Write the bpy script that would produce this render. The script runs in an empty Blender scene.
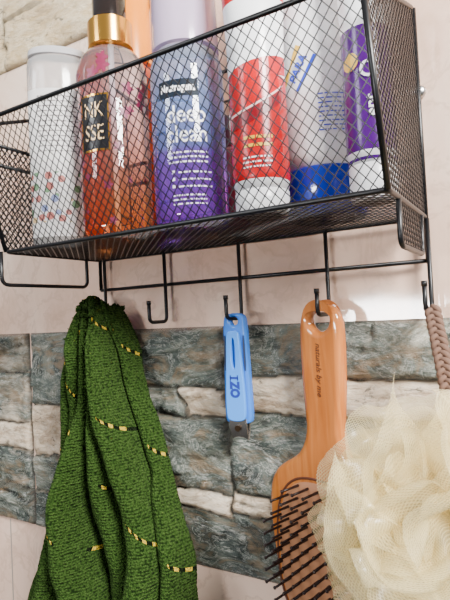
import bpy, bmesh, math, random
from mathutils import Vector, Matrix, noise
random.seed(7)
S=0.01; Z0=150.0
def M(p): return Vector((p[0]*S,p[1]*S,(p[2]+Z0)*S))
col=bpy.context.scene.collection
# ---------------------------------------------------------------- node helpers
def mat(name, c=(.8,.8,.8), rough=.5, metal=0, trans=0, spec=.5, alpha=1, coat=0, sss=0):
    m=bpy.data.materials.new(name); m.use_nodes=True
    b=m.node_tree.nodes['Principled BSDF']
    b.inputs['Base Color'].default_value=(*c,1); b.inputs['Roughness'].default_value=rough
    b.inputs['Metallic'].default_value=metal; b.inputs['Transmission Weight'].default_value=trans
    b.inputs['Specular IOR Level'].default_value=spec; b.inputs['Alpha'].default_value=alpha
    b.inputs['Coat Weight'].default_value=coat
    b.inputs['Subsurface Weight'].default_value=sss
    if sss: b.inputs['Subsurface Scale'].default_value=.004
    return m
class N:
    def __init__(s,m): s.t=m.node_tree; s.b=m.node_tree.nodes.get('Principled BSDF')
    def n(s,ty,ins=None,**kw):
        x=s.t.nodes.new(ty)
        for k,v in kw.items(): setattr(x,k,v)
        for k,v in (ins or {}).items():
            if hasattr(v,'is_linked') or isinstance(v,bpy.types.NodeSocket): s.t.links.new(v,x.inputs[k])
            else: x.inputs[k].default_value=v
        return x
    def m(s,op,a,b=0,c=None):
        d={0:a,1:b}
        if c is not None: d[2]=c
        return s.n('ShaderNodeMath',d,operation=op).outputs[0]
    def mix(s,f,a,b,bt='MIX'):
        x=s.n('ShaderNodeMix',data_type='RGBA',blend_type=bt)
        for i,v in ((0,f),(6,a),(7,b)):
            if isinstance(v,bpy.types.NodeSocket): s.t.links.new(v,x.inputs[i])
            else: x.inputs[i].default_value=v if i==0 else (*v,1)
        return x.outputs[2]
    def noise(s,vec,scale,detail=4,rough=.5,dist=0):
        return s.n('ShaderNodeTexNoise',{'Vector':vec,'Scale':scale,'Detail':detail,'Roughness':rough,'Distortion':dist}).outputs[0]
    def ramp(s,f,stops,interp='LINEAR'):
        x=s.n('ShaderNodeValToRGB',{0:f}); r=x.color_ramp; r.interpolation=interp
        while len(r.elements)<len(stops): r.elements.new(.5)
        for e,(p,c) in zip(r.elements,stops): e.position=p; e.color=(*c,1) if not isinstance(c,float) else (c,c,c,1)
        return x.outputs[0]
    def pos(s): return s.n('ShaderNodeNewGeometry').outputs['Position']
    def xyz(s,v): return s.n('ShaderNodeSeparateXYZ',{0:v}).outputs
    def bump(s,h,strength,dist=.001):
        x=s.n('ShaderNodeBump',{'Height':h,'Strength':strength,'Distance':dist}); s.t.links.new(x.outputs[0],s.b.inputs['Normal'])
    def base(s,c): s.t.links.new(c,s.b.inputs['Base Color'])
def zmat(name,stops,interp='CONSTANT',**kw):
    """colour bands over world height; stops = [(z_cm,colour)]"""
    m=mat(name,**kw); g=N(m); z=g.xyz(g.pos())[2]
    lo=stops[0][0]; hi=stops[-1][0]+.01
    f=g.n('ShaderNodeMapRange',{0:z,1:(lo+Z0)*S,2:(hi+Z0)*S}).outputs[0]
    g.base(g.ramp(f,[((z_-lo)/(hi-lo),c) for z_,c in stops],interp)); return m
# ---------------------------------------------------------------- object helpers
class Thing:
    def __init__(s,name,label,category,loc,group=None):
        s.o=bpy.data.objects.new(name,None); s.o.empty_display_size=.01; s.loc=M(loc); s.o.location=s.loc
        col.objects.link(s.o); s.o['label']=label; s.o['category']=category
        if group: s.o['group']=group
def mk(name,verts,faces,m,th=None,smooth=False,parent=None,label=None,kind=None,uv=None,flat=None):
    base=th.loc if th else Vector((0,0,0))
    me=bpy.data.meshes.new(name); me.from_pydata([tuple(M(v)-base) for v in verts],[],faces); me.update()
    bm=bmesh.new(); bm.from_mesh(me); bmesh.ops.recalc_face_normals(bm,faces=bm.faces); bm.to_mesh(me); bm.free()
    for x in (m if isinstance(m,list) else [m]): me.materials.append(x)
    if smooth:
        for p in me.polygons: p.use_smooth=True
    o=bpy.data.objects.new(name,me); col.objects.link(o)
    if th: o.parent=parent or th.o
    if label: o['label']=label
    if kind: o['kind']=kind
    if smooth=='auto':
        md=o.modifiers.new('es','EDGE_SPLIT'); md.split_angle=math.radians(40)
    return o
class Acc:
    def __init__(s): s.v=[]; s.f=[]
    def add(s,v,f):
        n=len(s.v); s.v+= [tuple(x) for x in v]; s.f+=[tuple(i+n for i in q) for q in f]
def fillet(pts,r,n=5,closed=False):
    pts=[Vector(p) for p in pts]; out=[]; L=len(pts)
    for i,p in enumerate(pts):
        if not closed and i in (0,L-1): out.append(p); continue
        a=pts[i-1]; b=pts[(i+1)%L]; da=(a-p); db=(b-p)
        rr=min(r,da.length*.49,db.length*.49); A=p+da.normalized()*rr; B=p+db.normalized()*rr
        for k in range(n+1):
            t=k/n; out.append(A*(1-t)**2+p*2*t*(1-t)+B*t*t)
    return out
def wire(acc,pts,r,closed=False,seg=8):
    pts=[Vector(p) for p in pts]; L=len(pts); v=[]; f=[]
    up=None; radf=r if callable(r) else (lambda t:r)
    for i,p in enumerate(pts):
        if closed: t=(pts[(i+1)%L]-pts[i-1])
        else: t=pts[min(i+1,L-1)]-pts[max(i-1,0)]
        t.normalize()
        if up is None:
            up=Vector((0,0,1)) if abs(t.z)<.9 else Vector((1,0,0))
        up=(up-t*up.dot(t)); up.normalize(); s_=t.cross(up)
        for k in range(seg):
            a=2*math.pi*k/seg; v.append(p+(up*math.cos(a)+s_*math.sin(a))*radf(i/(L-1)))
    for i in range(L if closed else L-1):
        j=(i+1)%L
        for k in range(seg):
            k2=(k+1)%seg; f.append((i*seg+k,i*seg+k2,j*seg+k2,j*seg+k))
    if not closed:
        f.append(tuple(range(seg))[::-1]); f.append(tuple((L-1)*seg+k for k in range(seg)))
    acc.add(v,f)
def lattice(acc,poly,cu,cv,w,n3,f2w):
    """diamond expanded-metal lattice clipped to convex 2-D polygon (CCW)"""
    us=[p[0] for p in poly]; vs=[p[1] for p in poly]; u0,u1,v0,v1=min(us),max(us),min(vs),max(vs)
    sl=cv/cu
    def clip(p,d):
        t0,t1=-1e9,1e9
        for i in range(len(poly)):
            a=poly[i]; b=poly[(i+1)%len(poly)]; e=(b[0]-a[0],b[1]-a[1]); nx,ny=-e[1],e[0]
            num=(p[0]-a[0])*nx+(p[1]-a[1])*ny; den=d[0]*nx+d[1]*ny
            if abs(den)<1e-9:
                if num<0: return None
                continue
            t=-num/den
            if den>0: t0=max(t0,t)
            else: t1=min(t1,t)
        return (t0,t1) if t1-t0>1e-3 else None
    for s in (1,-1):
        ext=(v1-v0)/sl; k0=int((u0-ext)/cu)-2; k1=int((u1+ext)/cu)+2
        for k in range(k0,k1+1):
            p=(k*cu,v0); d=(1,s*sl)
            r=clip(p,d)
            if not r: continue
            P=[f2w(p[0]+d[0]*t,p[1]+d[1]*t) for t in r]
            A,B=Vector(P[0]),Vector(P[1]); t=(B-A).normalized(); nn=Vector(n3); sd=t.cross(nn).normalized()
            vv=[]
            for Q in (A,B):
                for x,y in ((1,1),(-1,1),(-1,-1),(1,-1)): vv.append(Q+sd*w*x+nn*(w*.7*y+ s*w*.3))
            acc.add(vv,[(0,1,5,4),(1,2,6,5),(2,3,7,6),(3,0,4,7),(0,3,2,1),(4,5,6,7)])
def lathe(prof,c,seg=48,sx=1,sy=1,rot=0):
    v=[];f=[]
    for r,z in prof:
        for k in range(seg):
            a=2*math.pi*k/seg; x=math.cos(a)*r*sx; y=math.sin(a)*r*sy
            v.append((c[0]+x*math.cos(rot)-y*math.sin(rot),c[1]+x*math.sin(rot)+y*math.cos(rot),c[2]+z))
    n=len(prof)
    for i in range(n-1):
        for k in range(seg):
            k2=(k+1)%seg; f.append((i*seg+k,i*seg+k2,(i+1)*seg+k2,(i+1)*seg+k))
    if prof[0][0]>1e-4: f.append(tuple(range(seg))[::-1])
    if prof[-1][0]>1e-4: f.append(tuple((n-1)*seg+k for k in range(seg)))
    return v,f
def curve_shape(splines,extrude,bevel,res=4):
    """filled 2-D shape with holes, rounded rim -> (verts,faces) in cm, local x,y plane"""
    cu=bpy.data.curves.new('tmp','CURVE'); cu.dimensions='2D'; cu.fill_mode='BOTH'
    cu.extrude=extrude; cu.bevel_depth=bevel; cu.bevel_resolution=res; cu.offset=-bevel
    for pts in splines:
        sp=cu.splines.new('POLY'); sp.points.add(len(pts)-1); sp.use_cyclic_u=True
        for q,p in zip(sp.points,pts): q.co=(p[0],p[1],0,1)
    return grab(cu)
def grab(cu):
    o=bpy.data.objects.new('tmp',cu); col.objects.link(o); bpy.context.view_layer.update()
    me=bpy.data.meshes.new_from_object(o.evaluated_get(bpy.context.evaluated_depsgraph_get()))
    v=[tuple(x.co) for x in me.vertices]; f=[tuple(p.vertices) for p in me.polygons]
    bpy.data.objects.remove(o); bpy.data.curves.remove(cu); bpy.data.meshes.remove(me); return v,f
def text(body,size,sx=1,shear=0,bold=0):
    cu=bpy.data.curves.new('t','FONT'); cu.body=body; cu.size=size; cu.align_x='CENTER'; cu.align_y='CENTER'
    cu.resolution_u=3; cu.shear=shear; cu.offset=bold
    v,f=grab(cu); return [(x*sx,y,z) for x,y,z in v],f
def oncyl(v,c,r,ang,z,rotate=0):
    out=[]
    for x,y,_ in v:
        if rotate: x,y=(-y,x) if rotate>0 else (y,-x)
        a=ang+x/r; out.append((c[0]+math.cos(a)*r,c[1]+math.sin(a)*r,z+y))
    return out
def patch(c,r,a0,a1,z0,z1,n=16,zf=None):
    v=[];f=[]
    for i in range(n+1):
        a=a0+(a1-a0)*i/n; dz=zf(i/n) if zf else 0
        for z in (z0,z1): v.append((c[0]+math.cos(a)*r,c[1]+math.sin(a)*r,z+dz))
    for i in range(n): f.append((2*i,2*i+2,2*i+3,2*i+1))
    return v,f
def camang(c): return math.atan2(-40-c[1],0-c[0])
def bars(acc,c,r,ang,z,w,h,gap,n,seed=1):
    rd=random.Random(seed)
    for i in range(n):
        x=-w/2; zz=z-i*gap
        while x<w/2:
            l=rd.uniform(.12,.5); x2=min(x+l,w/2)
            acc.add(*patch(c,r,ang+x/r,ang+x2/r,zz,zz+h,2)); x=x2+.09
# ================================================================ WALL
def tile_mat():
    m=mat('glazed_beige_tile',rough=.08,spec=.8); g=N(m); p=g.pos(); x,y,z=g.xyz(p)
    n1=g.noise(p,5,6,.6,1.5); n2=g.noise(p,22,5,.6,.6)
    c=g.ramp(n1,[(.3,(.62,.40,.29)),(.5,(.78,.54,.42)),(.7,(.88,.68,.55))])
    c=g.mix(g.ramp(n2,[(.46,0.),(.5,.45),(.54,0.)]),c,(.55,.36,.27))
    mask=None
    for kind,v,lo,hi in (('x',-55.5,-60,-23.1),('x',4.5,-60,-23.1),('x',-70,-.8,30.4),('x',6.5,-.8,30.4),('z',-55,-999,999)):
        a=x if kind=='x' else z; off=0 if kind=='x' else Z0
        o=z if kind=='x' else x; o2=Z0 if kind=='x' else 0
        q=g.m('LESS_THAN',g.m('ABSOLUTE',g.m('SUBTRACT',a,(v+off)*S)),.0011)
        q=g.m('MULTIPLY',q,g.m('MULTIPLY',g.m('GREATER_THAN',o,(lo+o2)*S),g.m('LESS_THAN',o,(hi+o2)*S)))
        mask=q if mask is None else g.m('MAXIMUM',mask,q)
    g.base(g.mix(mask,c,(.30,.25,.21)))
    g.t.links.new(g.m('ADD',g.m('MULTIPLY',mask,.6),.08),g.b.inputs['Roughness'])
    g.bump(g.m('SUBTRACT',g.noise(p,9,2),g.m('MULTIPLY',mask,2)),.15,.003); return m
X0,X1=-110,60
o=mk('wall_back',[(X0,0,-110),(X1,0,-110),(X1,0,110),(X0,0,110),(X0,6,-110),(X1,6,-110),(X1,6,110),(X0,6,110)],
   [(0,1,2,3),(5,4,7,6),(4,0,3,7),(1,5,6,2),(3,2,6,7),(4,5,1,0)],tile_mat(),kind='structure')
# stacked-stone relief border tiles
def stone_mat(name,warm=0):
    m=mat(name,rough=.17,spec=.8); g=N(m); p=g.pos()
    att=g.n('ShaderNodeVertexColor',layer_name='Col'); sp_=g.n('ShaderNodeSeparateColor',{0:att.outputs[0]}).outputs; tone,edge,rnd=sp_[0],sp_[1],sp_[2]
    off=g.n('ShaderNodeCombineXYZ',{0:g.m('MULTIPLY',rnd,5.),1:g.m('MULTIPLY',rnd,9.)}).outputs[0]
    pp=g.n('ShaderNodeVectorMath',{0:p,1:off},operation='ADD').outputs[0]
    sc=g.n('ShaderNodeMapping',{0:pp,2:(0,.35,0),3:(.8,1,1.7)}).outputs[0]
    n1=g.noise(sc,13,10,.72,1.0); n2=g.noise(sc,70,7,.7,.4); n3=g.noise(sc,8,4,.6,1.2); n4=g.noise(sc,20,7,.70,1.6)
    dark=g.ramp(n1,[(.35,(.012,.017,.015)),(.43,(.040,.052,.045)),(.50,(.082,.098,.082)),(.58,(.17,.175,.14)),(.68,(.46,.43,.35))])
    light=g.ramp(n1,[(.3,(.32,.22,.14)),(.45,(.58,.44,.31)),(.58,(.74,.61,.46)),(.72,(.44,.39,.31))])
    if warm: light=g.ramp(n1,[(.3,(.34,.24,.13)),(.43,(.66,.50,.30)),(.58,(.82,.68,.46)),(.72,(.60,.38,.18))])
    c=g.mix(g.ramp(g.m('ADD',tone,g.m('MULTIPLY',g.m('SUBTRACT',n3,.5),1.0)),[(.44,0.),(.64,1.)]),dark,light)
    c=g.mix(g.ramp(n4,[(.50,0.),(.62,.7)]),c,(.20,.13,.07) if not warm else (.60,.42,.2))
    vein=g.ramp(g.m('ABSOLUTE',g.m('SUBTRACT',n4,.47)),[(0.,.5),(.014,0.)])
    if not warm: c=g.mix(vein,c,(.52,.50,.44))
    c=g.mix(g.ramp(n2,[(.35,.7),(.43,0.)]),c,(.014,.018,.016))
    c=g.mix(g.ramp(n2,[(.57,0.),(.70,.3)]),c,(.52,.50,.44))
    c=g.mix(g.ramp(n4,[(.31,.5),(.38,0.)]),c,(.50,.51,.45) if not warm else (.12,.17,.19))
    c=g.mix(g.m('MULTIPLY',edge,.85),c,(.03,.027,.022) if not warm else (.20,.15,.09))
    g.base(c); g.bump(g.m('ADD',g.m('MULTIPLY',n1,1.5),n2),.8,.0045); return m
smat=stone_mat('split_stone_glaze'); smat2=stone_mat('warm_stone_glaze',1)
def stone_band(name,xa,xb,za,zb,stones,res=.2,seed=0,m=None,hs=1):
    nx=int((xb-xa)/res); nz=int((zb-za)/res); v=[];f=[];cols=[]
    for j in range(nz+1):
        for i in range(nx+1):
            x=xa+(xb-xa)*i/nx; z=za+(zb-za)*j/nz
            wx=x+.9*noise.noise((x*.4,z*.5,seed)); wz=z+.55*noise.noise((x*.16,z*.3,seed+9))+.16*noise.noise((x*1.2,z*1.6,3))
            wx=min(max(wx,xa+.01),xb-.01); wz=min(max(wz,za+.01),zb-.01)
            tone=.5; d=0; h=0; rn=0; sl=0
            for k,(a,b,c,e,t) in enumerate(stones):
                if a<=wx<b and c<=wz<e:
                    d=min(wx-a,b-wx,wz-c,e-wz); tone=t; rn=((k*37)%10)/10; h=.45+.5*rn; sl=((wz-c)/(e-c)-.5)*(1 if k%2 else -1)*.6+((wx-a)/(b-a)-.5)*(.5 if k%3 else -.5); break
            dd=min(x-xa,xb-x,z-za,zb-z)
            e=min(1,d/.45); e2=min(1,dd/.3)
            fr=noise.fractal((x*.18,z*.42+rn*9,seed),1,2,4); cell=noise.cell((x*.08+fr*.4+rn*7,z*.3+fr*.4,seed+.5))
            H=(.05+h*hs*math.sqrt(e)*max(.25,.8+.5*fr+sl+.3*cell))*e2
            H=min(1.4,max(.03,H+.03))
            v.append((x,-H,z)); cols.append((tone,max(0,1-d/.2) if e2>.9 else max(0,1-dd/.15),rn,1))
    for j in range(nz):
        for i in range(nx):
            a=j*(nx+1)+i; f.append((a,a+1,a+nx+2,a+nx+1))
    o=mk(name,v,f,m or smat,smooth=True,kind='structure')
    at=o.data.color_attributes.new('Col','FLOAT_COLOR','POINT')
    for i,c in enumerate(cols): at.data[i].color=c
    return o
zb,zt=-23.0,-.95
stone_band('trim_1',-50.4,9.5,zb,zt,[
 (-51,-41,-9.2,0,.28),(-41,-24,-6.6,0,.16),(-24,10,-5.4,0,.2),
 (-51,-43,-14.5,-9.2,.8),(-43,-29,-9.2,-6.6,.35),(-29,-24,-9.2,-6.6,.7),(-24,10,-8.7,-5.4,1.),
 (-43,-24,-16.0,-9.2,.18),(-24,10,-15.4,-8.7,.22),
 (-51,-39,-19,-14.5,.3),(-39,-24,-18.0,-16.0,.65),(-24,10,-17.4,-15.4,.75),
 (-51,-33,-24,-18,.45),(-33,10,-24,-17.4,.2)],seed=1)
stone_band('trim_2',-110,-50.7,zb,zt,[
 (-110,-70,-6,0,.3),(-70,-50,-5.4,0,.5),(-70,-50,-11.2,-5.4,.5),(-110,-70,-13,-6,.7),(-70,-50,-14.2,-11.2,.85),
 (-70,-50,-18.8,-14.2,.4),(-110,-70,-18,-13,.3),(-110,-50,-24,-18,.25)],seed=5)
for i,(a,b) in enumerate(((-110,-70.2),(-69.8,-9.8))):
    stone_band('trim_%d'%(3+i),a,b,30.6,52.6,[(a,a+17,30,38,.9),(a+17,a+33,30,36.5,.8),(a+33,b,30,37.5,.9),(a,a+24,38,45,.8),(a+17,a+24,36,45,.8),(a+24,b,36,46,.95),(a,a+15,45,53,.9),(a+15,b,44,53,.8)],.3,seed=11+i,m=smat2,hs=.8)

# ================================================================ BASKET
blk=mat('black_powder_coated_steel',(.004,.004,.005),.35,spec=.4)
bk=Thing('wall_basket','black wire mesh wall basket with hook rail below','basket',(-22.1,0,3.2))
XL,XR=-38.4,-6.4; ZB,ZT=6.3,16.3; YB,YF,YT=-.7,-11.8,-14.8; ZK=21.6
def Yf(z): return YF+(YT-YF)*(z-ZB)/(ZT-ZB)
a=Acc(); H=ZT-ZB; sh=math.hypot(H,YT-YF); nf=Vector((0,-H,YT-YF)).normalized()
lattice(a,[(XL,0),(XR,0),(XR,sh),(XL,sh)],.68,.80,.030,nf,lambda u,v:(u,YF+(YT-YF)*v/sh,ZB+H*v/sh))
mk('front_mesh_panel',a.v,a.f,blk,bk)
for x in (XL,XR):
    zf,zk=(ZT,ZK) if x==XR else (ZT-.9,ZT-.9)
    a=Acc(); lattice(a,[(YF,ZB),(YB,ZB),(YB,zk),(Yf(zf),zf)],.54,.68,.042,(1,0,0),lambda u,v:(x,u,v))
    if x==XR: lattice(a,[(-9.3,3.6),(-2.6,3.6),(-2.6,ZB),(-9.3,ZB)],.54,.68,.042,(1,0,0),lambda u,v:(x,u,v))
    mk('side_mesh_panel',a.v,a.f,blk,bk)
a=Acc(); lattice(a,[(XL,YF),(XR,YF),(XR,YB),(XL,YB)],.70,.70,.042,(0,0,1),lambda u,v:(u,v,ZB))
mk('basket_floor',a.v,a.f,blk,bk)
a=Acc(); R=.17
wire(a,fillet([(XL,YT,ZT),(XR,YT,ZT),(XR,YB,ZK),(XL,YB,ZK)],.9,5,True),R,True)
wire(a,fillet([(XL,YF,ZB),(XR,YF,ZB),(XR,YB,ZB),(XL,YB,ZB)],.5,5,True),R,True)
for x in (XL,XR):
    wire(a,[(x,YF,ZB),(x,YT,ZT)],R*1.1); wire(a,[(x,YB,3.2),(x,YB,ZK)],R*1.1)
    if x==XL:
        for zz in (ZT-.9,ZT-2.6): wire(a,[(x,Yf(zz),zz),(x,YB,zz)],R)
    yf=-9.4 if x==XR else YF-.5
    wire(a,fillet([(x,yf,ZB),(x,yf,3.5),(x,-2.6,3.5),(x,-2.6,ZB)],.7,5),R)
for z in (18.9,16.2,10.6): wire(a,[(XL,YB,z),(XR,YB,z)],.13)
mk('frame',a.v,a.f,blk,bk,smooth=True)
a=Acc(); wire(a,[(XL,YB,3.2),(XR,YB,3.2)],R)
mk('hook_rail',a.v,a.f,blk,bk,smooth=True)
hx=[-37.6,-29.9,-21.8,-13.9,-6.3]
for x in hx:
    a=Acc(); wire(a,fillet([(x,YB-.25,6.2),(x,YB-.25,-.3),(x,-3.5,-.3),(x,-3.5,1.5)],.55,6),.17)
    wire(a,[(x,-3.5,1.3),(x,-3.5,1.65)],.21)
    mk('hook',a.v,a.f,blk,bk,smooth=True)
for x in (XL,XR):
    a=Acc(); vv,ff=lathe([(.45,0),(.5,.15),(.35,.3)],(x,0,0),16); a.add(vv,ff)
    a.v=[(v[0],-(v[2])*1.8-.03,v[1]+15.6) for v in a.v]
    mk('mounting_screw',a.v,a.f,mat('steel_screw',(.5,.5,.5),.3,1),bk,smooth=True)

# ================================================================ BOTTLES
FZ=ZB+.07
white=mat('white_ink',(.95,.95,.97),.4); gold=mat('gold_metal',(.88,.46,.09),.18,1); redink=mat('red_ink',(.6,.02,.02),.35); yel=mat('yellow_ink',(.85,.50,.03),.35)
blueink=mat('blue_ink',(.01,.04,.50),.35)
G='toiletries in the wire basket'
# 1 white labelled flat bottle
c=(-34.1,-9.0,FZ); A=camang(c)
t=Thing('lotion_bottle','clear flat bottle with white floral label','bottle',c,G)
clear=mat('clear_plastic',(.84,.82,.81),.1,trans=.7)
mk('bottle_body',*lathe([(2.2,0),(2.7,.3),(2.7,15.4),(2.6,16.0),(2.3,16.3)],c,48,1.0,.6,A+math.pi/2),clear,t,smooth=True)
mk('cap',*lathe([(2.5,16.3),(2.6,16.35),(2.55,16.8),(2.4,16.95),(0,16.95)],c,40,1.0,.58,A+math.pi/2),mat('pale_grey_plastic',(.42,.41,.42),.25),t,smooth='auto')
wl=mat('floral_paper_label',(.85,.83,.82),.5); g=N(wl); vv=g.n('ShaderNodeTexVoronoi',{'Vector':g.pos(),'Scale':120.})
z=g.xyz(g.pos())[2]; msk=g.m('MULTIPLY',g.m('LESS_THAN',vv.outputs[0],.40),g.m('MULTIPLY',g.m('LESS_THAN',z,(12.6+Z0)*S),g.m('GREATER_THAN',z,(8.4+Z0)*S)))
g.base(g.mix(msk,(.62,.60,.59),g.ramp(g.xyz(vv.outputs[1])[0],[(0,(.12,.24,.12)),(.35,(.40,.12,.10)),(.65,(.6,.42,.2)),(.8,(.18,.22,.4))],'CONSTANT')))
def ell(v): 
    out=[]
    for p in v:
        d=Vector((p[0]-c[0],p[1]-c[1])); n=Vector((math.cos(A),math.sin(A))); k=d.dot(n); d=d-n*k+n*k*.6
        out.append((c[0]+d.x,c[1]+d.y,p[2]))
    return out
pv,pf=patch(c,2.74,A-1.3,A+1.3,7.2,19.6,24); lb=mk('label',ell(pv),pf,wl,t,smooth=True)
a=Acc(); bars(a,c,2.80,A-.1,18.9,3.6,.10,.42,12,3); mk('lettering',ell(a.v),a.f,mat('grey_ink',(.18,.16,.16),.5),t,parent=lb)
# 2 fragrance mist
c=(-28.4,-8.7,FZ); A=camang(c)
t=Thing('body_mist_bottle','pink to orange fragrance mist bottle with gold collar','bottle',c,G)
mist=zmat('tinted_mist',[(6,(1.0,.20,.03)),(9,(1.,.34,.11)),(13,(1.,.50,.42)),(17,(1.,.70,.74)),(20,(1.,.86,.89)),(22,(1,.95,.96))],'LINEAR',rough=.02,trans=.94,spec=.7)
mk('bottle_body',*lathe([(2.4,0),(2.75,.35),(2.8,1),(2.8,13.4),(2.6,14.3),(2.1,15.0),(1.3,15.4),(1.1,15.7)],c,64),mist,t,smooth=True)
mk('spray_collar',*lathe([(1.4,15.5),(1.8,15.6),(1.8,17.6),(1.55,17.8)],c,48),gold,t,smooth='auto')
mk('spray_cap',*lathe([(1.35,17.7),(1.38,20.8),(1.15,21.1),(0,21.1)],c,32),mat('black_gloss',(.012,.008,.007),.12),t,smooth='auto')
a=Acc(); wire(a,[(c[0],c[1],c[2]+.6),(c[0],c[1],c[2]+15.5)],.14); mk('dip_tube',a.v,a.f,white,t)
AL=A-.56
lb=mk('label',*patch(c,2.84,AL-.44,AL+.44,12.9,17.3,20),mat('black_label',(.006,.006,.008),.3),t,smooth=True)
a=Acc()
for q in ((AL-.44,AL+.44,17.15,17.3),(AL-.44,AL+.44,12.9,13.05),(AL-.44,AL-.40,12.9,17.3),(AL+.40,AL+.44,12.9,17.3)): a.add(*patch(c,2.87,*q,16))
mk('label_border',a.v,a.f,gold,t,parent=lb)
for s,z in (('NK',16.0),('SSE',14.25)):
    v,f=text(s,1.7,.72); mk('lettering',oncyl(v,c,2.9,AL,z),f,mat('gold_ink',(.85,.58,.30),.3),t,parent=lb)
a=Acc(); rd=random.Random(4)
for i in range(46):
    an=A+rd.uniform(-1.4,1.4); z=rd.uniform(7,20.2); s=rd.uniform(.15,.42)*(1.5 if z>12 else .8)
    if abs(an-AL)<.62 and 12.3<z<17.9: continue
    if z<13 and rd.random()<.4: continue
    v=[(0,0,0)]+[(s*(1+.35*math.cos(5*k*math.pi/10))*math.cos(k*math.pi/10),s*(1+.35*math.cos(5*k*math.pi/10))*math.sin(k*math.pi/10),0) for k in range(20)]
    a.add(oncyl(v,c,2.825+.0008*i,an,z),[(0,k+1,(k+1)%20+1) for k in range(20)])
mk('flower_print',a.v,a.f,mat('plum_print',(.18,.012,.05),.4),t)
# 3 cleanser
c=(-21.4,-8.3,FZ); A=camang(c)
t=Thing('cleanser_bottle','blue and purple translucent cleanser bottle with lavender cap','bottle',c,G)
cl=zmat('blue_purple_gradient',[(6,(.36,.07,.75)),(8.5,(.34,.11,.88)),(11.6,(.30,.15,.88)),(12.0,(.26,.36,.92)),(16,(.34,.52,.97)),(18,(.56,.68,1)),(20,(.84,.85,1))],'LINEAR',rough=.03,trans=.78,spec=.8)
mk('bottle_body',*lathe([(2.4,0),(2.65,.3),(2.72,1),(2.72,11.2),(2.66,12.0),(2.5,12.8),(2.3,13.1)],c,64),cl,t,smooth=True)
mk('cap',*lathe([(2.3,13.1),(2.52,13.2),(2.45,17.6),(2.2,18.4),(0,18.5)],c,48),mat('lavender_milky_plastic',(.66,.54,.74),.15,trans=.4),t,smooth='auto')
lb=mk('label_stripe',*patch(c,2.75,A-.80,A+.28,15.4,16.6,18),mat('black_teal_label',(.004,.010,.02),.6,spec=.2),t,smooth=True)
v,f=text('Neutrogena',.8,.66,0,.02); v2=oncyl(v,c,2.79,A-.26,16.0); mk('lettering',v2,f,white,t,parent=lb)
v,f=text('deep',1.75,.85,bold=.012); mk('lettering',oncyl(v,c,2.735,A-.06,14.1),f,white,t)
v,f=text('clean',1.75,.85,bold=.012); mk('lettering',oncyl(v,c,2.735,A-.06,12.7),f,white,t)
a=Acc()
bars(a,c,2.735,A-.05,11.4,2.9,.12,.34,3,8)
for i in range(3): a.add(*patch(c,2.735,A-.5,A-.42,10.0-i*.5,10.22-i*.5,3))
bars(a,c,2.735,A+.12,10.0,2.4,.11,.5,3,9); bars(a,c,2.735,A-.05,8.4,2.4,.10,.3,3,10)
mk('small_print',a.v,a.f,white,t)
# 4 amber bottle behind, orange cap
c=(-30.4,-3.4,FZ)
t=Thing('shower_gel_bottle','tall red amber bottle with orange cap','bottle',c,G)
mk('bottle_body',*lathe([(1.8,0),(2.05,.3),(2.05,15),(1.7,16.3),(1.2,16.8)],c,48),mat('red_amber_plastic',(.70,.08,.02),.12,trans=.3),t,smooth=True)
mk('cap',*lathe([(1.25,16.8),(1.6,16.9),(1.6,24.8),(1.3,25.2),(0,25.2)],c,40),mat('orange_plastic',(.80,.23,.0),.3),t,smooth='auto')
# 5 maroon jar behind
c=(-20.9,-3.2,FZ)
t=Thing('nail_polish_bottle','small dark maroon bottle','bottle',c,G)
mk('bottle_body',*lathe([(1.2,0),(1.4,.2),(1.4,6.6),(1.1,7.1),(.7,7.4)],c,36),mat('maroon_gloss',(.10,.012,.02),.12,coat=.5),t,smooth=True)
mk('cap',*lathe([(.72,7.4),(.75,7.5),(.65,9.9),(0,10)],c,24),mat('dark_maroon_cap',(.05,.01,.015),.25),t,smooth='auto')
# tubes: cap at the bottom, crimped at the top
def tube(c,r,hcap,h,mcap,mbody,name,label,rc=None):
    A=camang(c); t=Thing(name,label,'tube',c,G); rc=rc or r*.95
    pr=[(rc*.8,0),(rc*.93,.08),(rc,.35),(rc,hcap-.1),(rc*.96,hcap)]
    v,f=lathe(pr,c,40); mk('cap',v,f,mcap,t,smooth='auto')
    v=[];n=48;rows=24;f=[]
    for i in range(rows+1):
        q=i/rows; z=hcap+.02+(h-hcap)*q; e=max(0,(q-.45)/.55)
        aa=r*(1+.35*e**1.2); bb=r*(1-e**1.5*.97)
        if q<.03: aa=bb=r*.92
        for k in range(n):
            x=math.cos(2*math.pi*k/n)*aa; y=math.sin(2*math.pi*k/n)*bb; ro=A+math.pi/2
            v.append((c[0]+x*math.cos(ro)-y*math.sin(ro),c[1]+x*math.sin(ro)+y*math.cos(ro),c[2]+z))
    for i in range(rows):
        for k in range(n): f.append((i*n+k,i*n+(k+1)%n,(i+1)*n+(k+1)%n,(i+1)*n+k))
    f.append(tuple(range(n))); f.append(tuple(rows*n+k for k in range(n)))
    mk('tube_body',v,f,mbody,t,smooth=True); return t,A
W=(.86,.86,.88)
wp=mat('white_gloss_plastic',W,.2)
c=(-14.9,-9.7,FZ)
rb=zmat('red_white_tube',[(6,W),(8.4,(.52,.002,.006)),(15.0,W),(20.0,(.50,.006,.008)),(21,W),(30,W)],rough=.25)
t,A=tube(c,1.88,1.5,22,wp,rb,'cream_tube','white and red cream tube standing on its cap')
mk('red_panel',*patch(c,1.905,A-1.3,A+1.3,14.2,15.4,24,lambda q:1.0*q),mat('red_panel_ink',(.52,.002,.006),.25),t)
mk('dark_swirl',*patch(c,1.915,A-1.1,A+1.0,11.9,12.7,20,lambda q:1.8*q*q-.2),mat('dark_red_ink',(.22,.0,.008),.3),t)
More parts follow.
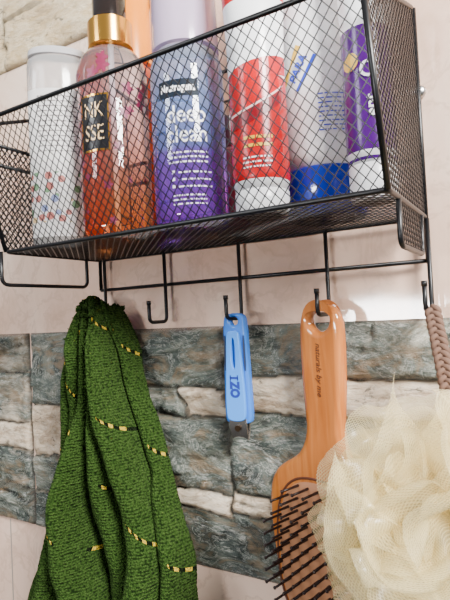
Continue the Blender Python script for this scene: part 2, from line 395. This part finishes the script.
mk('curved_stripe',*patch(c,1.92,A-1.1,A+1.0,12.75,12.9,20,lambda q:1.8*q*q-.2),mat('pale_pink_ink',(.90,.60,.58),.3),t)
a=Acc(); bars(a,c,1.92,A-.05,10.9,1.9,.2,.5,2,12); mk('yellow_lettering',a.v,a.f,yel,t)
a=Acc(); bars(a,c,1.92,A-.1,9.7,1.9,.1,.3,3,2); mk('small_print',a.v,a.f,white,t)
c=(-12.3,-4.8,FZ)
t,A=tube(c,3.0,3.3,24,mat('blue_plastic_cap',(.003,.025,.42),.12,coat=.5),wp,'lotion_tube','large white lotion tube with royal blue cap')
def diag(v,an): return [(x*math.cos(an)-y*math.sin(an),x*math.sin(an)+y*math.cos(an),0) for x,y,_ in v]
v,f=text('PARA',.85,.9,.2,.03); mk('lettering',oncyl(diag(v,math.radians(58)),c,3.07,A-.48,16.2),f,blueink,t)
a=Acc(); bars(a,c,3.06,A+.25,14.2,1.9,.09,.3,9,5); mk('small_print',a.v,a.f,blueink,t)
v=diag([(-1.5,-.2,0),(1.5,-.2,0),(1.5,.2,0),(-1.5,.2,0)],math.radians(58)); mk('yellow_stripe',oncyl(v,c,3.08,A-.70,16.5),[(0,1,2,3)],yel,t)
v=diag([(-1.3,-.12,0),(1.3,-.12,0),(1.3,.12,0),(-1.3,.12,0)],math.radians(58)); mk('blue_stripe',oncyl(v,c,3.08,A-.30,15.8),[(0,1,2,3)],blueink,t)
mk('red_stripe',*patch(c,3.06,A+.85,A+.93,11.5,15.5),redink,t)
c=(-8.0,-8.4,FZ)
pb=zmat('purple_white_tube',[(6,W),(8.7,(.10,.010,.26)),(8.9,W),(9.2,(.075,.003,.17)),(16.6,W),(30,W)],rough=.22)
t,A=tube(c,1.50,2.2,21,wp,pb,'toothpaste_tube','purple and white toothpaste tube with round yellow emblem')
v,f=text('O',1.5,.9,0,.02); mk('lettering',oncyl(v,c,1.58,A+.1,14.0,1),f,white,t); v,f=text('ent',1.1,.9,0,.02); mk('lettering',oncyl(v,c,1.58,A+.1,11.8,1),f,white,t)
v=[(0,0,0)]+[(.55*math.cos(k*math.pi/12),.55*math.sin(k*math.pi/12),0) for k in range(24)]
mk('round_emblem',oncyl(v,c,1.6,A-.65,14.6),[(0,k+1,(k+1)%24+1) for k in range(24)],yel,t)

# ================================================================ TOWEL
tw=mat('green_terry',(.03,.14,.01),.95,spec=.02); g=N(tw); uv=g.n('ShaderNodeUVMap').outputs[0]; u_,v_,_=g.xyz(uv); p=g.pos()
# terry loops laid in loose rows
wob=g.m('MULTIPLY',g.noise(p,90,3),4.5)
row=g.m('ABSOLUTE',g.m('SINE',g.m('ADD',g.m('MULTIPLY',v_,12.5),wob)))
vor=g.n('ShaderNodeTexVoronoi',{'Vector':p,'Scale':560.}).outputs[0]; nz=g.noise(p,320,4,.7)
loop=g.m('ADD',g.m('MULTIPLY',row,.20),g.m('ADD',g.m('MULTIPLY',g.m('SUBTRACT',1.,vor),.55),g.m('MULTIPLY',g.m('SUBTRACT',nz,.5),.7)))
c0=g.ramp(loop,[(.16,(.005,.014,.003)),(.42,(.027,.058,.011)),(.78,(.062,.112,.026))])
def band(coord,center,w): return g.m('LESS_THAN',g.m('ABSOLUTE',g.m('SUBTRACT',coord,center)),w)
st=None
for off in (-13.,-3.5,5.5,14.5,23.5): 
    d_=g.m('SUBTRACT',v_,g.m('MULTIPLY',u_,.9)); b_=band(d_,off+3,.15); st=b_ if st is None else g.m('MAXIMUM',st,b_)
dash=g.m('GREATER_THAN',g.m('SINE',g.m('MULTIPLY',u_,13.)),.1); grp=g.m('GREATER_THAN',g.m('SINE',g.m('MULTIPLY',u_,1.9)),-.25)
cc=g.mix(g.m('MULTIPLY',st,grp),c0,g.mix(dash,(.002,.004,.002),(.55,.38,.04)))
g.base(cc); g.bump(loop,1.0,.0035)
g.b.inputs['Sheen Weight'].default_value=.05; g.b.inputs['Sheen Tint'].default_value=(.5,.7,.3,1)
t=Thing('towel','green terry towel with yellow dashed stripes hanging on hook','towel',(-37,-3,-32))
nu,nv=340,350; v=[];f=[];uvs=[]
def lerp(tab,q):
    for (a0,b0),(a1,b1) in zip(tab,tab[1:]):
        if q<=a1:
            s_=(q-a0)/(a1-a0); return b0+(b1-b0)*s_
    return tab[-1][1]
ridges=[(-.84,.19,1.6,.02),(-.50,.19,2.3,-.03),(-.14,.20,2.9,.04),(.22,.18,2.1,-.02),(.56,.20,2.8,.03),(.88,.16,1.6,.01)]
for j in range(nv+1):
    q=j/nv; L=q*37
    if L<3.8:
        an=L/3.8*math.pi/2; z=-.2+2.4*math.sin(an); yb=-1.9-2.0*(1-math.cos(an))
    else: z=2.2-(L-3.8); yb=-3.9-.02*(L-3.8)
    d=max(0,2.2-z) if L>=3.8 else 0
    hw=lerp([(0,1.35),(.4,1.7),(1.2,2.1),(5,3.5),(14,6.1),(28,10.3),(40,12.0)],d); cx=lerp([(0,-36.4),(5,-35.9),(14,-35.7),(28,-35.4),(40,-35)],d)
    amp=lerp([(0,.30),(2,.9),(5,1.35),(15,1.9),(30,2.3),(40,2.3)],d)
    if L<3.8: hw=1.35
    for i in range(nu+1):
        u=-1+2*i/nu; h=0
        for k,(rc,rw,rh,dr) in enumerate(ridges):
            c_=rc+dr*math.sin(d*.16+k)+.02*math.sin(d*.33+k*2); e=(u-c_)/(rw*1.06)
            if abs(e)<1: h=max(h,(rh+.5*math.sin(d*.22+k*1.7))*(1-e*e)**.5)
        fold=-amp*h+amp*.9+.5*noise.noise((u*1.6,d*.13,2))+.3*noise.noise((u*6,d*.35,5))
        back=2.0*abs(u)**8
        arch=-.8*u*u*math.exp(-d*.9)
        x=cx+hw*(u+.05*math.sin(d*.25+u*3))+.5*noise.noise((u,d*.2,9)); y=min(yb+fold+back,-1.6 if z<0 else -1.35)
        jx=(random.random()-.5)*.05; jy=-random.random()*.08; jz=(random.random()-.5)*.05
        v.append((x+jx,y+jy,z+jz+arch)); uvs.append((u*11,L))
for j in range(nv):
    for i in range(nu): a0=j*(nu+1)+i; f.append((a0,a0+1,a0+nu+2,a0+nu+1))
o=mk('towel_cloth',v,f,tw,t,smooth=True)
ul=o.data.uv_layers.new(name='UVMap')
for lp in o.data.loops: ul.data[lp.index].uv=uvs[lp.vertex_index]
sd=o.modifiers.new('s','SOLIDIFY'); sd.thickness=.0035; sd.offset=1

# ================================================================ NAIL CLIPPER
def placed(v,f2w): return [f2w(*p) for p in v]
t=Thing('nail_clipper','light blue plastic nail clipper with metal jaws hanging','nail clipper',(-21.8,-2.8,-10.2))
bl=mat('sky_blue_plastic',(.03,.17,.62),.2); bl2=mat('pale_blue_plastic',(.055,.27,.82),.2); st_=mat('brushed_steel',(.55,.52,.50),.25,1)
def circ(cx,cy,r,n=24): return [(cx+r*math.cos(-2*math.pi*k/n),cy+r*math.sin(-2*math.pi*k/n)) for k in range(n)]
def smoothpts(pts,it=2,closed=True):
    for _ in range(it):
        o_=[]; L=len(pts)
        for i in range(L):
            a_,b_=pts[i],pts[(i+1)%L]; o_+=[(a_[0]*.75+b_[0]*.25,a_[1]*.75+b_[1]*.25),(a_[0]*.25+b_[0]*.75,a_[1]*.25+b_[1]*.75)]
        pts=o_
    return pts
yaw=math.radians(2)
def cw(x,y,z,dy=0):
    X=x*math.cos(yaw)+z*math.sin(yaw); Y=x*math.sin(yaw)-z*math.cos(yaw)
    return (-21.5+X,-2.6+Y,y)
out=smoothpts([(-.8,.15),(.8,.15),(1.05,-.6),(1.08,-3.0),(1.20,-6.6),(1.22,-8.4),(1.05,-9.0),(-1.05,-9.0),(-1.22,-8.4),(-1.20,-6.6),(-1.08,-3.0),(-1.05,-.6)],2)
v,f=curve_shape([out,circ(0,-.5,.36)],.18,.20); mk('body',placed(v,cw),f,bl,t,smooth='auto')
lev=smoothpts([(-.5,-1.3),(.5,-1.3),(.62,-1.9),(.68,-3.5),(.86,-6.4),(.88,-8.1),(.7,-8.7),(-.7,-8.7),(-.88,-8.1),(-.86,-6.4),(-.68,-3.5),(-.62,-1.9)],2)
slot=smoothpts([(-.16,-1.9),(-.16,-4.4),(.16,-4.4),(.16,-1.9)],2)
v,f=curve_shape([lev,slot],.10,.08); mk('lever',placed([(x,y,z+.56) for x,y,z in v],cw),f,bl2,t,smooth='auto')
for s in (-1,1):
    a=Acc(); v,f=curve_shape([smoothpts([(s*.86-.09,-1.7),(s*.86+.09,-1.7),(s*.92+.09,-4.6),(s*.92-.09,-4.6)],1)],.02,.01)
    a.add([(x,y,z+.42) for x,y,z in v],f)
    mk('grip_slot',placed(a.v,cw),a.f,mat('dark_slot',(.01,.02,.06),.6),t)
navy=mat('navy_ink',(.003,.02,.26),.4)
a=Acc()
def rot(x,y): return (y*.92,-x*.92-5.85,.76)
for x0,y0,x1,y1 in ((-.86,-.42,-.66,.42),(-1.0,.30,-.52,.42),(-1.0,-.42,-.52,-.30)):
    a.add([rot(x0,y0),rot(x1,y0),rot(x1,y1),rot(x0,y1)],[(0,1,2,3)])
v,f=text('ZO',1.2,.8,0,.075); a.add([rot(x+.28,y) for x,y,z in v],f)
mk('lettering',placed(a.v,cw),a.f,navy,t)
for zo,dz in ((.36,-.06),(-.24,.06)):
    pl=[(-.78,-8.5),(.78,-8.5),(.80,-9.3),(.76,-10.1)]+[(.76-1.52*k/10,-10.3+.26*math.sin(math.pi*k/10)) for k in range(11)]+[(-.76,-10.1),(-.80,-9.3)]
    v,f=curve_shape([pl],.06,.03,2); v=[(x,y,z+zo*(1-.8*min(1,max(0,(-8.9-y)/1.35))**2)) for x,y,z in v]
    mk('jaw',placed(v,cw),f,st_,t,smooth='auto')
a=Acc(); wire(a,[(0,-9.3,-.4),(0,-9.3,.58)],.26,seg=12); mk('pivot_pin',placed(a.v,cw),a.f,mat('dark_steel',(.08,.05,.03),.3,1),t,smooth='auto')

# ================================================================ HAIR BRUSH
t=Thing('hair_brush','wooden paddle hair brush with dark bristles hanging from hook','hair brush',(-14.0,-2.6,-27))
wd=mat('varnished_wood',(.6,.28,.1),.12,coat=1.); g=N(wd); p=g.pos()
mp=g.n('ShaderNodeMapping',{0:p,3:(6,6,.5)}).outputs[0]; n1=g.noise(mp,22,5,.5,1.0)
g.base(g.ramp(n1,[(.3,(.40,.11,.018)),(.5,(.49,.15,.030)),(.7,(.57,.20,.048))])); g.bump(n1,.03,.001)
byaw=math.radians(-18); tilt=math.radians(-2.2); pitch=math.radians(1.5)
def bw(x,y,z):
    x2=x*math.cos(tilt)-y*math.sin(tilt); y3=x*math.sin(tilt)+y*math.cos(tilt)
    z4=z+y3*math.sin(pitch)
    X=x2*math.cos(byaw)+z4*math.sin(byaw); Y=x2*math.sin(byaw)-z4*math.cos(byaw)
    return (-13.9+X,-2.75+Y,-.62+y3)
half=[(0,1.15),(.95,1.1),(1.65,.6),(1.95,-.3),(2.0,-2.2),(1.94,-5),(1.78,-7.0),(1.68,-8.2),(1.8,-9.2),(2.25,-10.2),(3.0,-11.0),(4.2,-11.7),(5.3,-12.6),(5.9,-14.2),(5.9,-17),(5.3,-21),(4.1,-24),(2.0,-25.4),(0,-25.7)]
outl=half+[(-x,y) for x,y in half[-2:0:-1]]
outl=smoothpts(outl,3)
v,f=curve_shape([outl,circ(0,0,.36+.56)],.04,.54,6); mk('wooden_body',placed(v,bw),f,wd,t,smooth='auto')
v=[];f=[];n=64;rows=10; cy=-18.6
HX,HY=4.9,6.2
def cush(ang,k):
    e=2/2.8
    cx_=math.copysign(abs(math.cos(ang))**e,math.cos(ang))*HX; sy_=math.copysign(abs(math.sin(ang))**e,math.sin(ang))*HY
    return cx_*k,cy+sy_*k
for i in range(rows+1):
    k=1-i/rows; zz=.5+.6*math.sqrt(max(0,1-k**2.4))
    for j in range(n):
        x,y=cush(2*math.pi*j/n,max(k,.001)); v.append((x,y,zz))
for i in range(rows):
    for j in range(n): f.append((i*n+j,i*n+(j+1)%n,(i+1)*n+(j+1)%n,(i+1)*n+j))
mk('cushion',placed(v,bw),f,mat('light_brown_rubber',(.40,.18,.09),.4),t,smooth=True)
a=Acc(); wire(a,[(*cush(2*math.pi*j/64,1.02),.54) for j in range(64)],.12,True); mk('cushion_rim',placed(a.v,bw),a.f,mat('dark_rim',(.10,.03,.015),.4),t,smooth=True)
br=mat('dark_maroon_bristle',(.016,.005,.005),.35)
a=Acc(); wire(a,[(0,0,0),(0,0,.9),(0,0,1.75)],lambda q:.115-.02*q,seg=6); 
sv,sf=lathe([(0.001,-.12),(.12,-.06),(.15,.0),(.12,.08),(.001,.14)],(0,0,1.75),8); a.add(sv,sf)
me=bpy.data.meshes.new('bristle'); me.from_pydata([Vector(x)*S for x in a.v],[],a.f); me.materials.append(br)
for p_ in me.polygons: p_.use_smooth=True
cnt=0
for r_ in range(14):
    y=-13.1-r_*.95
    for k in range(11):
        x=-4.4+1.0*k
        if (abs(x)/4.65)**2.8+(abs(y-cy)/5.9)**2.8>1 or cnt>=100: continue
        kk=max((abs(x)/HX),abs(y-cy)/HY); zz=.5+.6*math.sqrt(max(0,1-min(1,kk)**2.4))-.05
        d=(Vector(bw(x*1.03,y-.12+(y-cy)*.015,zz+1))-Vector(bw(x,y,zz))).normalized()
        b_=bpy.data.objects.new('bristle',me); col.objects.link(b_); b_.parent=t.o
        b_.location=M(bw(x,y,zz))-t.loc; b_.rotation_mode='QUATERNION'; b_.rotation_quaternion=Vector((0,0,1)).rotation_difference(d); cnt+=1
v,f=text('naturals by me',.68,1,.3,.006); v=[(y,-x-3.8,.6) for x,y,z in v]
mk('engraved_lettering',placed(v,bw),f,mat('burnt_ink',(.07,.018,.006),.5),t)

# ================================================================ BATH POUF
pc=Vector((-4.6,-9.8,-11.3))
t=Thing('bath_pouf','cream ruffled mesh bath pouf on braided cord','bath sponge',tuple(pc))
pm=bpy.data.materials.new('cream_netting'); pm.use_nodes=True; g=N(pm); g.t.nodes.clear()
uv=g.n('ShaderNodeUVMap').outputs[0]; u_,v_,_=g.xyz(uv)
s1=g.m('ABSOLUTE',g.m('SINE',g.m('MULTIPLY',g.m('ADD',u_,v_),20.))); s2=g.m('ABSOLUTE',g.m('SINE',g.m('MULTIPLY',g.m('SUBTRACT',u_,v_),20.)))
hole=g.m('MULTIPLY',g.m('GREATER_THAN',s1,.5),g.m('GREATER_THAN',s2,.5))
df=g.n('ShaderNodeBsdfDiffuse',{0:(.96,.83,.48,1)}); tl=g.n('ShaderNodeBsdfTranslucent',{0:(.99,.89,.58,1)}); gl=g.n('ShaderNodeBsdfGlossy',{0:(1,1,1,1),1:.3})
m1=g.n('ShaderNodeMixShader',{0:.5,1:df.outputs[0],2:tl.outputs[0]}); m2=g.n('ShaderNodeMixShader',{0:.05,1:m1.outputs[0],2:gl.outputs[0]})
tr=g.n('ShaderNodeBsdfTransparent'); m3=g.n('ShaderNodeMixShader',{0:g.m('ADD',g.m('MULTIPLY',hole,.3),.46),1:m2.outputs[0],2:tr.outputs[0]})
oo=g.n('ShaderNodeOutputMaterial'); g.t.links.new(m3.outputs[0],oo.inputs[0])
v=[];f=[];uvs=[]; rd=random.Random(31); nt,nr=150,15
for d in range(21):
    nrm_=Vector((rd.gauss(0,1),rd.gauss(0,1),rd.gauss(0,1))).normalized()
    e1=nrm_.orthogonal().normalized(); e2=nrm_.cross(e1); k1=rd.randint(2,4); k2=rd.randint(6,9); ph=rd.uniform(0,6); ph2=rd.uniform(0,6); Rr=rd.uniform(4.6,8.4); n0=len(v)
    cs=Vector((rd.uniform(-1.3,.9),rd.uniform(-.5,.6),rd.uniform(-1.8,.7)))
    for i in range(nt):
        th=2*math.pi*i/nt
        for j in range(nr+1):
            q=.1+.9*j/nr; off=q**1.4*(2.2*math.sin(k1*th+ph+q)+.75*math.sin(k2*th+ph2+q*2.5))+.25*q*noise.noise((th*4,q*5,d))
            rr=Rr*q*(1+.18*math.sin(2*th+ph)+.08*math.sin(k1*3*th+1)+.05*noise.noise((th*6,d,0))); P=e1*math.cos(th)*rr+e2*math.sin(th)*rr+nrm_*off
            P+=Vector((noise.noise(P*.35+Vector((d,0,0))),noise.noise(P*.35+Vector((0,d,5))),noise.noise(P*.35+Vector((9,0,d)))))*1.7
            P+=cs
            lim=5.5+1.2*noise.noise(P.normalized()*2.0)
            if P.length>lim: P=P.normalized()*(lim+(P.length-lim)*.6)
            if P.y>3.3: P.y=3.3+(P.y-3.3)*.12
            v.append(tuple(pc+P)); uvs.append((th*4.4,rr))
    for i in range(nt):
        for j in range(nr):
            a0=n0+i*(nr+1)+j; b0=n0+((i+1)%nt)*(nr+1)+j; f.append((a0,b0,b0+1,a0+1))
o=mk('netting',v,f,pm,t,smooth=True)
ul=o.data.uv_layers.new(name='UVMap')
for lp in o.data.loops: ul.data[lp.index].uv=uvs[lp.vertex_index]
# braided cord
a=Acc()
def braid(p0,p1,w,turns):
    p0,p1=Vector(p0),Vector(p1); n=110; ax=(p1-p0).normalized(); sx_=Vector((1,0,0)); sy_=ax.cross(sx_).normalized()
    for k in range(3):
        pts=[]
        for i in range(n+1):
            q=i/n; an=2*math.pi*(turns*q+k/3); pts.append(p0+(p1-p0)*q+sx_*w*math.sin(an)+sy_*w*.35*math.sin(2*an))
        wire(a,pts,w*.5,seg=7)
braid((-5.95,-3.25,-.1),(-4.3,-7.2,-7.6),.38,6)
mk('braided_cord',a.v,a.f,mat('brown_cord',(.14,.075,.05),.85),t,smooth=True,label='brown braided cord')

# ================================================================ LIGHT + CAMERA
w=bpy.data.worlds.new('w'); bpy.context.scene.world=w; w.use_nodes=True
g=N(w); bgn=w.node_tree.nodes['Background']
dirz=g.xyz(g.n('ShaderNodeTexCoord').outputs['Generated'])[2]
cw_=g.ramp(g.n('ShaderNodeMapRange',{0:dirz,1:-1.,2:1.}).outputs[0],[(0,(.12,.11,.10)),(.45,(.26,.26,.26)),(.62,(.75,.78,.82)),(1,(1.,1.,1.))])
g.t.links.new(cw_,bgn.inputs[0]); bgn.inputs[1].default_value=.50
def area(loc,target,size,power,colr=(1,1,1),sy=None):
    l=bpy.data.lights.new('area','AREA'); l.size=size; l.energy=power; l.color=colr
    if sy: l.shape='RECTANGLE'; l.size_y=sy
    o=bpy.data.objects.new('key_or_added_light',l); col.objects.link(o); o.location=M(loc)
    o.rotation_euler=(M(target)-M(loc)).to_track_quat('-Z','Y').to_euler()
area((90,-75,75),(-20,0,0),.40,90,(1,.985,.95))
area((-100,-140,75),(-20,0,0),.45,14,(.92,.96,1))  # added fill emitter, placed so the upper wall tile mirrors it
area((-40,-135,-3),(-12,0,0),.3,8.0,(1,1,1),.10)  # added low softbox, placed to leave a crisp highlight on the tile
cam=bpy.data.cameras.new('cam'); co=bpy.data.objects.new('camera',cam); col.objects.link(co)
Fw=Vector((-.5139,.8577,.0297)).normalized(); Rt=Vector((.8559,.5143,-.0495)); Rt=(Rt-Fw*Rt.dot(Fw)).normalized(); Up=Rt.cross(Fw)
mtx=Matrix((Rt,Up,-Fw)).transposed().to_4x4(); mtx.translation=M((0,-40,0)); co.matrix_world=mtx
cam.sensor_fit='VERTICAL'; cam.sensor_height=36; cam.lens=36*517/600; cam.clip_start=.01
bpy.context.scene.camera=co
